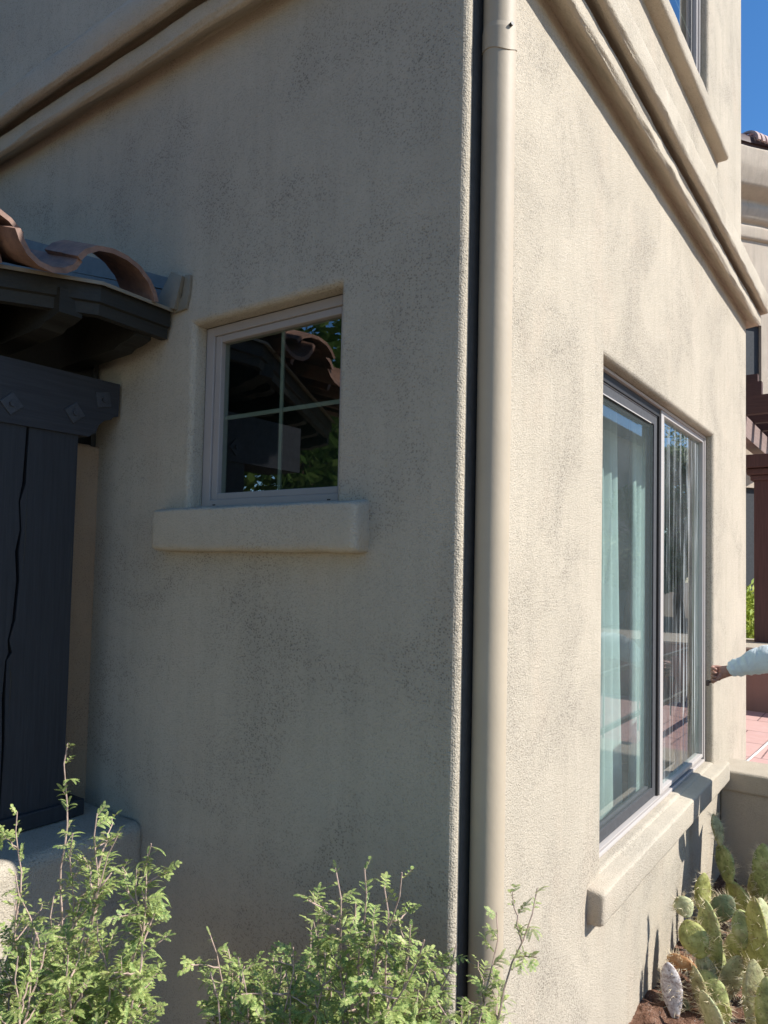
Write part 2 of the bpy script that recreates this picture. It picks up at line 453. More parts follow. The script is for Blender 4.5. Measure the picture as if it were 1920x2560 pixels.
# tall sliding window on the sunlit wall
bwin = bmo('window', rect_frame(bmesh.new(), 'B', 1.174, 3.258, .80, 2.882, .03, .022, .018, .014, .048, .125), 'frame_w', house)
bwin['label'] = 'tall sliding window, left half screened, right half wet'
YM = 2.245
b = bmesh.new(); rect_frame(b, 'B', YM-.004, 3.236, .83, 2.868, .055, .016, .022, .028, .056, .10, .003)
bmo('sash', b, 'frame_w', bwin)
paneB(-.08, YM+.05, 3.222, .85, 2.842, 'glass_wet', bwin)
b = bmesh.new(); box(b, (-.118, 1.2, 2.828), (-.064, YM-.006, 2.867)); box(b, (-.118, YM-.022, .83), (-.063, YM-.005, 2.83))
bmo('track', b, 'track', bwin)
b = bmesh.new(); rect_frame(b, 'B', 1.204, YM-.024, .832, 2.826, .055, .055, .05, .05, .074, .086, .002)
scr = bmo('screen_frame', b, 'screen', bwin)
paneB(-.0805, 1.255, YM-.078, .88, 2.778, 'mesh', bwin, 'screen_mesh')
b = bmesh.new(); rect_frame(b, 'B', 1.204, YM-.02, .832, 2.826, .06, .06, .055, .06, .095, .118, .002)
bmo('sash', b, 'screen', bwin)
paneB(-.106, 1.26, YM-.078, .885, 2.77, 'glass_teal', bwin)
for p_, q_ in (((-.0735, 1.21, 2.772), (-.0715, YM-.14, 2.777)), ((-.0735, 1.21, 2.822), (-.0715, YM-.03, 2.826)), ((-.12, 1.2, .824), (-.055, YM, .829))): boxo('trim_line', p_, q_, 'frame_w', bwin, 0)
# upper floor window
uwin = bmo('window', rect_frame(bmesh.new(), 'B', 1.174, 3.081, 4.80, 6.598, .03, .012, .03, .03, .048, .12), 'frame_w', house)
uwin['label'] = 'upper floor window with thin grid reflecting the sky'
b = bmesh.new(); rect_frame(b, 'B', 1.2, 3.066, 4.83, 6.57, .05, .016, .04, .04, .062, .10)
bmo('sash', b, 'frame_w', uwin)
b = bmesh.new(); rect_frame(b, 'B', 1.24, 3.048, 4.86, 6.54, .03, .03, .03, .03, .088, .1)
bmo('screen_frame', b, 'track', uwin)
paneB(-.09, 1.22, 3.055, 4.85, 6.56, 'glass_dark', uwin)
b = bmesh.new()
for i in range(1, 6): box(b, (-.099, 1.2+i*.31, 4.87), (-.096, 1.206+i*.31, 6.53), 0)
for i in range(1, 6): box(b, (-.0955, 1.25, 4.87+i*.28), (-.0935, 3.04, 4.876+i*.28), 0)
bmo('muntin', b, 'frame_w', uwin)

# interior rooms behind the windows
def room(a, b_, hole):
    bm = bmesh.new(); box(bm, a, b_)
    bm.faces.ensure_lookup_table()
    for f in list(bm.faces):
        c = f.calc_center_median()
        if hole(c): bm.faces.remove(f)
    bmesh.ops.reverse_faces(bm, faces=bm.faces)
    me = bpy.data.meshes.new('room'); bm.to_mesh(me); bm.free()
    return link('room', me, 'room', house)
room((-4, .14, .3), (-.13, 4.2, 3.2), lambda c: False)
rm = bpy.data.objects['room']
# open the room shell where the windows are: rebuild it as wall strips
bpy.data.objects.remove(rm)
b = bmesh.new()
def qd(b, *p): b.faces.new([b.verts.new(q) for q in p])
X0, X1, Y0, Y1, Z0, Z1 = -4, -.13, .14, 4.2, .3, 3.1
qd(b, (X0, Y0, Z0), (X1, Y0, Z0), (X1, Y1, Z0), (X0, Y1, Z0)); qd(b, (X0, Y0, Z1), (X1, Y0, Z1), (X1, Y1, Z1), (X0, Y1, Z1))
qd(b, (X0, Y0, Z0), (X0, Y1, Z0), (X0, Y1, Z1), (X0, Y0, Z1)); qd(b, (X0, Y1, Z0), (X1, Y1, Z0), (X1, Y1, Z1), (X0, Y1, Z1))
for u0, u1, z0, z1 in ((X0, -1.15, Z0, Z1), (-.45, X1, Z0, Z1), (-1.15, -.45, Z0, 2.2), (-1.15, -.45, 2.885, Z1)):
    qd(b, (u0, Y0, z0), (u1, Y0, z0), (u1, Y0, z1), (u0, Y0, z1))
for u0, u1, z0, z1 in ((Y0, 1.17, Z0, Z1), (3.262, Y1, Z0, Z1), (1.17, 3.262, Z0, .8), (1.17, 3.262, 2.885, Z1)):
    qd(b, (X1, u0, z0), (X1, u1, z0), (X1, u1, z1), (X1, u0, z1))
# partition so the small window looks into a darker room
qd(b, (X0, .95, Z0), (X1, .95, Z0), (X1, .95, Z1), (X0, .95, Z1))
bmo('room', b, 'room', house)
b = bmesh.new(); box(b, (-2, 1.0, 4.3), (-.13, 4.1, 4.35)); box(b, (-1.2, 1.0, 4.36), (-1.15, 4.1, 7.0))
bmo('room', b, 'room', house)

def curtain(y0, y1, x, z0, z1, lab, spread=.0):
    vs, fs = [], []; n = 90; mz = 14
    for j in range(mz+1):
        t = j/mz; z = z0+(z1-z0)*t
        for i in range(n+1):
            u = i/n; yy = y0+(y1-y0)*u + spread*(1-t)*(u-.0)
            a = math.sin(u*(y1-y0)/.07*math.pi)*.030*(1-.3*t)+math.sin(u*23+2*t)*.012
            vs.append((x+a, yy, z))
    for j in range(mz):
        for i in range(n):
            a = j*(n+1)+i; fs.append((a, a+1, a+n+2, a+n+1))
    o = pyd('curtain', vs, fs, 'curtain', None, True)
    sm = o.modifiers.new('th', 'SOLIDIFY'); sm.thickness = .003
    return tag(o, lab, 'curtain', 'curtains inside the tall window')
curtain(1.9, 2.50, -.40, .36, 3.0, 'white curtain just inside the left edge of the tall window', .18)
curtain(2.82, 3.80, -.40, .36, 3.0, 'white curtain panel gathered behind the middle bar of the tall window', .02)

# downspout
ds = []
PX, PY, PR = .052, .0936, .048
b = bmesh.new()
tube(b, [(PX, PY, z) for z in (-.3, .9, 2.2, 3.525)], PR, 40, False); pipe = bmo('downspout', b, 'pipe', house, True)
b = bmesh.new(); tube(b, [(PX, PY, 3.47), (PX, PY, 7.4)], PR-.0005, 40, False); bmo('upper_pipe', b, 'pipe', pipe, True)
b = bmesh.new()
n = 96; ring = []
for k in range(n):
    a = 2*math.pi*k/n; c, s_ = math.cos(a), math.sin(a)
    wv = .02*math.sin(a*1.0-.6)+.004*math.sin(3*a)
    ring.append([(PX+c*(PR+.0022), PY+s_*(PR+.0022), 3.497+wv), (PX+c*(PR+.0016), PY+s_*(PR+.0016), 3.55+wv*.3), (PX+c*(PR-.002), PY+s_*(PR-.002), 3.575+wv*.3), (PX+c*(PR-.002), PY+s_*(PR-.002), 3.497+wv)])
vs = [q for r in ring for q in r]; fs = []
for k in range(n):
    a = k*4; c = ((k+1) % n)*4
    for j in range(4): fs.append((a+j, c+j, c+(j+1) % 4, a+(j+1) % 4))
pyd('strap', vs, fs, 'pipe', pipe, False)
for (zz, aa) in ((3.548, -.42),):
    b = bmesh.new(); d = Vector((math.cos(aa), math.sin(aa), 0)); p = Vector((PX, PY, zz))+d*(PR+.001)
    tube(b, [p, p+d*.009], .0055, 8); bmo('screw', b, 'black', pipe)
b = bmesh.new(); tube(b, [(PX, PY, .927), (PX, PY, .930)], PR+.0012, 40); bmo('seam', b, 'pipe', pipe, True)

boxo('pipe_shadow_strip', (-.001, .030, -.3), (.0035, .125, 7.4), 'joint', house, .0005)  # dark strip stands in for the downspout's shadow on the wall
# ------------------------------------------------------------------ entry porch on the shaded side
porch = empty('entry_porch', (-1.7, -.3, 1.0), 'dark timber entry porch with curved clay roof tiles left of the small window', 'porch')
XP = -1.6
crack = [(-.376, 2.486), (-.378, 2.40), (-.381, 2.27), (-.395, 2.203), (-.386, 2.10), (-.396, 2.02), (-.388, 1.92), (-.396, 1.774), (-.412, 1.704), (-.404, 1.66), (-.417, 1.633), (-.420, 1.5), (-.414, 1.347), (-.416, 1.06)]
wd = [.010, .011, .014, .006, .007, .014, .012, .012, .006, .014, .006, .012, .010, .004]
def half(sgn, yedge, nm):
    bm = bmesh.new(); z0, z1 = 1.075, 2.486
    pts = [(y+sgn*w_/2, z) for (y, z), w_ in zip(crack, wd)]
    pts[-1] = (pts[-1][0], z0)
    poly = pts + [(yedge, z0)] + [(yedge+nz((0, 0, z), 3)*.004, z) for z in (1.3, 1.55, 1.8, 2.1, 2.3)] + [(yedge, z1)]
    A = [bm.verts.new((XP, y, z)) for y, z in poly]; B = [bm.verts.new((XP-.06, y, z)) for y, z in poly]; n = len(poly)
    bm.faces.new(A); bm.faces.new(B[::-1])
    for i in range(n): bm.faces.new((A[i], B[i], B[(i+1) % n], A[(i+1) % n]))
    return bm
bm = half(1, -.178, 0); me = bpy.data.meshes.new('t'); b2 = half(-1, -.52, 0); b2.to_mesh(me); b2.free(); bm.from_mesh(me); bpy.data.meshes.remove(me)
box(bm, (XP-.30, -.518, 1.076), (XP-.0605, -.180, 2.485))
bmo('post', bm, 'post', porch)
# thin secondary splits
for pts in ([(-.371, 2.26), (-.368, 2.15), (-.369, 2.02), (-.373, 1.93)], [(-.409, 1.63), (-.397, 1.57), (-.398, 1.50), (-.400, 1.43)], [(-.186, 2.10), (-.187, 2.0), (-.19, 1.9)]):
    b = bmesh.new(); tube(b, [(XP, y, z) for y, z in pts], [.0005, .003, .0025, .0004][:len(pts)], 5)
    bmo('split', b, 'black', porch)
boxo('post_base', (XP-.32, -.56, 1.014), (XP+.018, -.098, 1.076), 'post', porch, .006)
bp = [(-.9, 2.478), (-.14, 2.478), (-.125, 2.492), (-.112, 2.497), (-.10, 2.530), (-.075, 2.553), (-.045, 2.562), (-.035, 2.575), (-.014, 2.58), (-.012, 2.712), (-.9, 2.712)]
beam = bmo('beam', prism(bmesh.new(), bp, 0, XP-.22, XP+.012), 'beamw', porch)
for (y, z, an) in ((-.447, 2.548, 42), (-.206, 2.560, 38), (-.086, 2.634, 12)):
    t = bmesh.new(); box(t, (-.004, -.030, -.030), (.005, .030, .030), .0015)
    bmesh.ops.rotate(t, verts=t.verts, matrix=Matrix.Rotation(R(an), 3, 'X'), cent=(0, 0, 0))
    tube(t, [(.004, 0, 0), (.014, 0, 0)], .0115, 6)
    bmesh.ops.translate(t, verts=t.verts, vec=(XP+.014, y, z))
    bmo('bolt', t, 'iron', beam)
# eave: fascia runs out from the wall, kinks and splays left
XE = -1.28
E0 = Vector((XE, -.012, 2.955)); E1 = Vector((XE, -.307, 2.962)); dv = Vector((-.5, -.866, 0)); E2 = E1+dv*1.75
def along(prof, pts, dirs):
    """sweep (outward, z) profile along points with given outward dirs"""
    vs, fs = [], []; k = len(prof)
    for p, d in zip(pts, dirs):
        for o_, z in prof: vs.append((p.x+d[0]*o_, p.y+d[1]*o_, p.z+z))
    for i in range(len(pts)-1):
        for j in range(k): fs.append((i*k+j, (i+1)*k+j, (i+1)*k+(j+1) % k, i*k+(j+1) % k))
    fs.append(tuple(range(k))[::-1]); fs.append(tuple(range((len(pts)-1)*k, len(pts)*k)))
    return vs, fs
nd = Vector((.866, -.5, 0)); mid = Vector((1, -.268, 0))
vs, fs = along([(0, 0), (.0, -.062), (-.012, -.066), (-.016, -.105), (-.05, -.105), (-.05, 0)], [E0, E1, E2], [(1, 0), mid, nd])
pyd('fascia', vs, fs, 'eave', porch)
vs, fs = along([(.022, .004), (.022, -.008), (.017, -.008), (.017, -.001), (-.05, .002), (-.05, .008)], [E0, E1, E2], [(1, 0), mid, nd])
pyd('drip_edge', vs, fs, 'beige_metal', porch)
tail = [(0, 0), (0, -.085), (-.02, -.092), (-.05, -.10), (-.09, -.105), (-.12, -.12), (-.5, -.14), (-.5, .06)]
for yy, wd_ in ((-.095, .075), (-.385, .085)):
    b = bmesh.new(); prism(b, [(XE-.052+x, 2.925+z) for x, z in tail], 1, yy-wd_/2, yy+wd_/2)
    bmo('rafter_tail', b, 'eave', porch)
for k in range(1, 6):
    p = E1+dv*(.38*k)-nd*.052
    b = bmesh.new(); prism(b, [(x, z) for x, z in tail], 1, -.04, .04)
    bmesh.ops.rotate(b, verts=b.verts, matrix=Matrix.Rotation(R(-30), 3, 'Z'), cent=(0, 0, 0))
    bmesh.ops.translate(b, verts=b.verts, vec=(p.x, p.y, 2.925)); bmo('rafter_tail', b, 'eave', porch)
# roof deck / ceiling (boards)
SL = .34
def deck(zo, mat, name, inset=0):
    vs = []; P = [E0, E1, E2]
    D = [Vector((1, 0, 0)), mid, nd]
    fs = []
    for p, d in zip(P, D):
        a = p-d*(.05+inset); vs += [(a.x, a.y, 2.955+zo), (-4.0, a.y, 2.955+zo+SL*(a.x+4.0))]
    n = len(vs)
    vs += [(x, y, z-.02) for x, y, z in vs]
    fs = [(0, 1, 3, 2), (2, 3, 5, 4), (n, n+2, n+3, n+1), (n+2, n+4, n+5, n+3), (0, 2, n+2, n), (2, 4, n+4, n+2), (1, n+1, n+3, 3), (3, n+3, n+5, 5), (0, n, n+1, 1), (4, 5, n+5, n+4)]
    return pyd(name, vs, fs, mat, porch)
deck(.0, 'eave', 'roof_deck')
# entry: dark panel in place of alcove shade, unseen walls added to darken it
boxo('entry_shade_panel', (-4.0, -.035, 2.40), (-1.742, -.012, 3.15), 'eave', porch)
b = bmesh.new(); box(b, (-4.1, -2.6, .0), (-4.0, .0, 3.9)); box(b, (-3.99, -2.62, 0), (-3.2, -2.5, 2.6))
bmo('porch_light_blocker', b, 'post', porch)
# roof tiles: S tiles, sections run towards -x up the slope
arch = [(-.112, 2.950), (-.122, 2.978), (-.145, 3.012), (-.185, 3.044), (-.235, 3.062), (-.29, 3.066), (-.345, 3.054), (-.385, 3.028), (-.408, 2.998)]
pan = [(-.395, 3.004), (-.415, 2.972), (-.45, 2.946), (-.495, 2.932), (-.545, 2.938), (-.585, 2.962), (-.612, 3.0), (-.625, 3.03)]
def tile(sec, x0, L, dz, th, tilt=0, name='roof_tile', rough=.0015, dy=0, lift=SL, taper=.0):
    vs, fs = [], []; n = len(sec); steps = 6
    # dense section
    S = []
    for i in range(n-1):
        for q in range(3): S.append(Vector(sec[i]).lerp(Vector(sec[i+1]), q/3))
    S.append(Vector(sec[-1])); n = len(S); cy = sum(s.x for s in S)/n; cz = min(s.y for s in S)
    for i in range(steps+1):
        t = i/steps; x = x0-L*t
        for side in (0, 1):
            for j, s in enumerate(S):
                tang = (S[min(j+1, n-1)]-S[max(j-1, 0)]).normalized(); nn = Vector((tang.y, -tang.x))
                if nn.y < 0: nn = -nn
                w_ = 1-taper*t
                y = cy+(s.x-cy)*w_; z = cz+(s.y-cz)*w_
                q = Vector((x, y+dy+tilt*t, z+dz+lift*L*t))
                q.y += nn.x*th*side; q.z += nn.y*th*side
                q += Vector((nz(q, 30), nz(q+Vector((3, 3, 3)), 25), nz(q+Vector((7, 1, 3)), 25)))*rough
                vs.append(q)
    row = 2*n
    for i in range(steps):
        for j in range(n-1):
            a = i*row+j
            fs.append((a, a+1, a+row+1, a+row)); c = a+n
            fs.append((c, c+row, c+row+1, c+1))
        for j in (0, n-1):
            a = i*row+j; fs.append((a, a+row, a+row+n, a+n) if j == 0 else (a, a+n, a+row+n, a+row))
    for i in (0, steps):
        for j in range(n-1):
            a = i*row+j; fs.append((a, a+n, a+n+1, a+1) if i == 0 else (a, a+1, a+n+1, a+n))
    o = pyd(name, vs, fs, 'tile', porch, True)
    o.data.set_sharp_from_angle(angle=R(45))
    return o
random.seed(4)
for course in range(3):
    for col in range(6):
        dy = -.50*col; sh = 0 if col == 0 else -.26*max(0, (-.30-dy*-1)) if False else 0
        xk = XE+.045 - course*.38 - (max(0, .5*(.5*col-.1)) if col else 0)*.75
        if col == 0 and course: continue
        if col > 4: continue
        tile(arch, xk+.012*random.uniform(-1, 1), .20 if col == 0 else .45, .018*0+course*.13+.004, .018, .01*random.uniform(-1, 1), dy=dy)
        tile(pan, xk-.02, .45, course*.13, .018, 0, dy=dy)
tile([(y-.01, z+.03) for y, z in arch[2:]], XE-.04, .40, .0, .017, .03, dy=-.42)
# flashing along the wall and the kick-out piece
b = bmesh.new()
prism(b, [(-2.6, 3.47), (-1.225, 3.02), (-1.225, 3.062), (-2.6, 3.60)], 1, -.011, -.003)
prism(b, [(-2.6, 3.44), (-1.24, 2.975), (-1.24, 3.016), (-2.6, 3.468)], 1, -.03, -.012)
bmo('flashing', b, 'metal', porch)
b = bmesh.new()
V_ = [b.verts.new(p) for p in ((-1.345, -.040, 2.985), (-1.236, -.030, 2.952), (-1.200, -.026, 3.072), (-1.262, -.030, 3.098))]
W_ = [b.verts.new((v.co.x-.004, v.co.y+.022, v.co.z+.001)) for v in V_]
b.faces.new(V_); b.faces.new(W_[::-1])
for i in range(4): b.faces.new((V_[i], W_[i], W_[(i+1) % 4], V_[(i+1) % 4]))
bmo('kickout_flashing', b, 'beige_metal', porch)
b = bmesh.new(); prism(b, [(-1.30, 2.962), (-1.26, 2.945), (-1.19, 2.95), (-1.175, 3.0), (-1.17, 3.075), (-1.20, 3.08), (-1.215, 3.0), (-1.25, 2.972)], 1, -.012, -.002)
bmo('sealant', b, 'beige_metal', porch)

# wall stub and knee wall beside the porch
stub = boxo('wall_stub', (-2.1, -.30, 1.0), (-1.737, .02, 2.475), 'stucco_bounce', None, .02, 3, True)
tag(stub, 'narrow stucco return wall behind the dark porch post', 'wall')
for o in (stub,):
    for p in o.data.polygons: p.use_smooth = False
kn = bmesh.new(); box(kn, (-2.05, -1.9, -.3), (-1.348, .02, 1.012), .045, 5)
for v in kn.verts: v.co += Vector((nz(v.co, 5), nz(v.co+Vector((4, 4, 4)), 5), nz(v.co+Vector((8, 2, 4)), 5)))*.004
knee = tag(bmo('low_wall', kn, 'stucco', None), 'low stucco wall with rounded top carrying the dark porch post', 'wall')

# ------------------------------------------------------------------ ground, bed, patio
def grid(name, x0, x1, y0, y1, nx, ny, f, mat, kind='structure'):
    vs = [(x0+(x1-x0)*i/nx, y0+(y1-y0)*j/ny, 0) for j in range(ny+1) for i in range(nx+1)]
    vs = [(x, y, f(x, y)) for x, y, _ in vs]
    fs = [(j*(nx+1)+i, j*(nx+1)+i+1, (j+1)*(nx+1)+i+1, (j+1)*(nx+1)+i) for j in range(ny) for i in range(nx)]
    return tag(pyd(name, vs, fs, mat, None, True), kind=kind)
grid('ground', -150, 150, -150, 150, 30, 30, lambda x, y: -.06, 'gravel')
grid('garden_soil', -.05, 2.4, -.5, 3.48, 120, 190, lambda x, y: .0+.05*nz((x, y, 0), 2.2)+.025*nz((x, y, 3), 9)+.014*nz((x, y, 3), 30)+(.03 if x < .1 else 0), 'soil')
boxo('patio', (-12, 3.7, -.2), (9, 7.42, .45), 'paving', None, .0)
bpy.data.objects['patio']['kind'] = 'structure'

def wallbox(name, a, b_, lab, mat='stucco_trim', bev=.02):
    bm = bmesh.new(); box(bm, a, b_, bev, 4)
    bmesh.ops.subdivide_edges(bm, edges=[e for e in bm.edges if e.calc_length() > .5], cuts=20, use_grid_fill=True)
    for v in bm.verts: v.co += Vector((0, nz(v.co+Vector((4, 4, 4)), 4), nz(v.co, 4)))*.005
    return tag(bmo(name, bm, mat, None), lab, 'wall')
gw = empty('garden_wall', (1, 3.6, 0), 'low stucco garden wall meeting the right end of the tall window sill', 'wall')
bm = bmesh.new(); box(bm, (.002, 3.462, -.3), (2.3, 3.80, .595), .01, 2); bmo('wall_body', bm, 'stucco_trim', gw)
bm = bmesh.new(); box(bm, (-.02, 3.445, .590), (2.31, 3.815, .722), .02, 4)
for v in bm.verts: v.co += Vector((0, nz(v.co, 5), nz(v.co, 4)))*.004
bmo('wall_cap', bm, 'stucco_trim', gw)
wallbox('patio_wall', (-6, 7.40, -.2), (2.5, 8.62, 1.135), 'low pinkish brown stucco wall with a pale top at the far edge of the patio', 'stucco_pink', .02)
cp = wallbox('wall_cap', (-6, 7.385, 1.137), (2.5, 8.64, 1.165), 'x', 'stucco_trim', .005)
pw = bpy.data.objects['patio_wall']; cp.parent = pw
for k in ('label', 'category'): del cp[k]
# pole lying on the patio
b = bmesh.new(); tube(b, [(-.075, 4.85, .462), (-.05, 5.35, .462), (-.0, 6.8, .462)], .009, 8)
tag(bmo('pole', b, 'pole', None, True), 'thin white pole lying on the pink patio paving', 'pole')

# railing on the patio (seen only mirrored in the tall window)
rl = empty('railing', (.92, 5, .45), 'thin metal railing mirrored in the glass of the tall window', 'railing')
for z in (1.10, .62):
    boxo('rail', (.90, 3.86, z-.02), (.94, 7.6, z+.02), 'rail', rl)
for k in range(4): boxo('upright', (.912, 4.5+k*1.0, .45), (.924, 4.512+k*1.0, 1.085), 'rail', rl, .001)

# ------------------------------------------------------------------ pergola at the far side of the patio
pg = empty('pergola', (-.2, 7.9, 1.2), 'dark brown timber pergola with square post standing on the patio wall', 'pergola')
boxo('post', (-.515, 8.15, 1.167), (-.03, 8.5, 3.17), 'brown_post', pg, .01)
cpb = bmesh.new()
box(cpb, (-.55, 8.12, 3.15), (.0, 8.53, 3.215), .008); box(cpb, (-.59, 8.08, 3.216), (.04, 8.57, 3.30), .02, 3); box(cpb, (-.66, 8.02, 3.301), (.10, 8.63, 3.46), .006)
bmo('capital', cpb, 'brown_post', pg)
boxo('beam', (-.66, 6.9, 3.61), (-.515, 13.0, 3.87), 'brown_beam', pg, .006)
def rafter(y, xr, z0, z1, w_=.05):
    h = z1-z0
    pts = [(-5, z0), (xr-.17, z0), (xr-.15, z0+.04), (xr-.13, z0+h*.28), (xr-.08, z0+h*.44), (xr-.02, z0+h*.48), (xr, z0+h*.53), (xr, z1), (-5, z1)]
    return bmo('rafter', prism(bmesh.new(), pts, 1, y-w_, y+w_), 'brown', pg)
rafter(8.9, -.575, 4.12, 4.66); rafter(8.25, -.435, 4.0, 4.40)
for y_ in (7.62, 8.20, 8.78, 9.36, 9.94): rafter(y_, .35, 3.872, 4.09, .045)
for z_ in (4.092, 4.092): pass

# ------------------------------------------------------------------ neighbouring house beyond
nb = empty('neighbour_house', (-.8, 10.1, 0), 'pale stucco neighbouring house with tiled eaves beyond the far corner', 'house')
fd = Vector((.6, .8, 0)); fn = Vector((.8, -.6, 0)); Q = Vector((-.80, 10.1, 0))
def F(s, z, o=0): p = Q+fd*s+fn*o; return (p.x, p.y, z)
def fbox(bm, s0, s1, z0, z1, o0, o1, bev=.0):
    t = bmesh.new(); box(t, (s0, o0, z0), (s1, o1, z1), bev)
    for v in t.verts: v.co = Vector(F(v.co.x, v.co.z, v.co.y))
    me = bpy.data.meshes.new('t'); t.to_mesh(me); t.free(); bm.from_mesh(me); bpy.data.meshes.remove(me)
b = bmesh.new()
# wall with two openings
fbox(b, .125, 5, -.1, 7.6, -.05, 0); fbox(b, -6, -.45, -.1, 7.6, -.05, 0)
fbox(b, -.449, .124, 5.72, 7.6, -.05, 0); fbox(b, -.449, .124, 3.27, 4.4, -.05, 0); fbox(b, -.449, .124, -.1, 1.0, -.05, 0)
bmo('wall', b, 'stucco_far', nb)
b = bmesh.new(); fbox(b, -6, 5, -.1, 7.6, -.34, -.055); bmo('recess_shade', b, 'recess', nb)  # dark sheet close behind the wall paints the shade of its openings
def fsweep(prof, s0, s1, name, mat):
    vs, fs = [], []; n = 40; k = len(prof)
    for i in range(n+1):
        s = s0+(s1-s0)*i/n
        for j, (o, z) in enumerate(prof): vs.append(F(s, z+nz((s, z, 0), 3)*.012, o+nz((s, z, 5), 4)*.012))
    for i in range(n):
        for j in range(k-1): a = i*k+j; fs.append((a, a+k, a+k+1, a+1))
    return pyd(name, vs, fs, mat, nb, True)
fsweep(fillet([(-.05, 6.98), (.05, 7.0), (.06, 7.18), (.02, 7.22), (.10, 7.26), (.16, 7.42), (.12, 7.50), (.2, 7.54), (.34, 7.62), (.42, 7.86), (.45, 8.12), (-.1, 8.14)], .04), -6, 5, 'cornice', 'stucco_far')
bt = bmesh.new(); fbox(bt, -6, 5, 8.14, 8.20, -6, .40, 0); bmo('roof', bt, 'brown', nb)
def far_tile(s):
    b = bmesh.new(); n = 10; dz = -.14*(s+.25)
    def arc(r, z0, o0):
        out = []
        for k in range(n+1):
            a = math.pi/2*k/n
            out.append((o0+math.sin(a)*r*1.0, z0+math.cos(a)*r*.75))
        return out
    for (o0, z0, r) in ((.14, 8.20, .34), (-.32, 8.34, .30)):
        A = arc(r, z0+dz, o0); B_ = arc(r-.035, z0+dz, o0)
        R0 = [b.verts.new(F(s, z, o)) for o, z in A]; R1 = [b.verts.new(F(s+.048, z, o)) for o, z in A]
        Q0 = [b.verts.new(F(s, z, o)) for o, z in B_]; Q1 = [b.verts.new(F(s+.048, z, o)) for o, z in B_]
        for k in range(n):
            b.faces.new((R0[k], R1[k], R1[k+1], R0[k+1])); b.faces.new((Q0[k], Q0[k+1], Q1[k+1], Q1[k]))
            b.faces.new((R0[k], R0[k+1], Q0[k+1], Q0[k])); b.faces.new((R1[k+1], R1[k], Q1[k], Q1[k+1]))
        b.faces.new((R0[-1], R1[-1], Q1[-1], Q0[-1]))
    return bmo('roof_tile', b, 'tile_pale', nb)
fsweep([(-2, 8.62), (-.32, 8.56), (-.10, 8.44), (.14, 8.41), (.30, 8.38), (.39, 8.29), (.43, 8.18)], -6, 5, 'roof_edge', 'brown')
for k in range(12): far_tile(-.40+k*.082)

# green bush behind the patio wall
def leafblob(name, center, rad, n, size, mat, parent=None, seed=1, shell=.0):
    rnd = random.Random(seed); vs, fs = [], []
    lobes = [(Vector([rnd.gauss(0, .45) for _ in range(3)]), rnd.uniform(.35, .75)) for _ in range(9)]
    for _ in range(n):
        c, rr = rnd.choice(lobes)
        d = Vector([rnd.gauss(0, 1) for _ in range(3)]).normalized()*rr*rnd.uniform(.55, 1)
        p = Vector(((c+d).x*rad[0], (c+d).y*rad[1], (c+d).z*rad[2]))+Vector(center)
        a = Vector([rnd.gauss(0, 1) for _ in range(3)]).normalized(); bb = a.orthogonal().normalized()
        s = size*rnd.uniform(.6, 1.3); i = len(vs)
        vs += [p-a*s, p+bb*s*.35, p+a*s, p-bb*s*.35]; fs.append((i, i+1, i+2, i+3))
    return pyd(name, vs, fs, mat, parent)
bs = empty('bush', (-.72, 9.2, 0), 'bright yellow green leafy bush behind the low patio wall', 'bush')
leafblob('foliage', (-.78, 9.05, 1.42), (.42, .35, .42), 2200, .05, 'leaf_bush', bs, 3)
b = bmesh.new()
for k in range(5): tube(b, [(-.78, 9.1, -.05), (-.78+.1*math.cos(k), 9.1+.1*math.sin(k), .7), (-.78+.25*math.cos(k), 9.1+.2*math.sin(k), 1.3)], [.03, .02, .008], 6)
bmo('stem', b, 'bark', bs)

# ------------------------------------------------------------------ trees and house seen in the glass, and added sky blockers
def tree(x, y, h, cr, lab, seed, nl=9000, size=.16):
    t = empty('tree', (x, y, 0), lab, 'tree', 'trees mirrored in the windows')
    rnd = random.Random(seed); b = bmesh.new(); top = h*.55
    tube(b, [(x, y, -.1), (x+.1, y, h*.25), (x-.05, y+.1, top)], [.22, .17, .12], 10)
    for k in range(7):
        a = k*.9+rnd.random(); L = cr*rnd.uniform(.5, .8)
        tube(b, [(x-.05, y+.1, top*rnd.uniform(.7, 1)), (x+math.cos(a)*L*.5, y+math.sin(a)*L*.5, top+.12*h), (x+math.cos(a)*L, y+math.sin(a)*L, h*rnd.uniform(.7, .9))], [.09, .05, .02], 6)
    bmo('trunk', b, 'bark', t)
    leafblob('crown', (x, y, h*.72), (cr, cr, h*.32), nl, size, 'leaf_tree', t, seed)
tree(-8.2, -8.5, 7.5, 2.6, 'green tree mirrored in the small gridded window', 11)
for k_, (tx, ty, th_) in enumerate(((-13.5, -8.5, 8), (-4.5, -10.6, 8), (10.5, -7.5, 7))):  # unseen trees added to cut sky light on the shaded wall
    tree(tx, ty, th_, 3.0, ('unseen round tree added far to the left behind the viewer to block sky light', 'unseen round tree added straight behind the viewer to block sky light', 'unseen round tree added far to the right behind the viewer to block sky light')[k_], 30+k_, 7000, .22)
tree(5.6, 33, 7.5, 3.6, 'green tree mirrored at the top of the wet glass', 12)
tree(8.5, 46, 11, 4.2, 'tall green tree mirrored behind the nearer one', 13)
tree(5.0, 24, 4.2, 2.3, 'low green tree mirrored in the middle of the wet glass', 14)
tree(5.2, 19.5, 3.2, 1.8, 'smallest green tree mirrored just above the railing', 15)
hb = empty('hip_roof_house', (12, 26, 0), 'distant house with a hip roof mirrored in the tall window', 'house')
boxo('wall', (7.9, 21, -.1), (16, 33, 7.3), 'stucco_far', hb, .0)
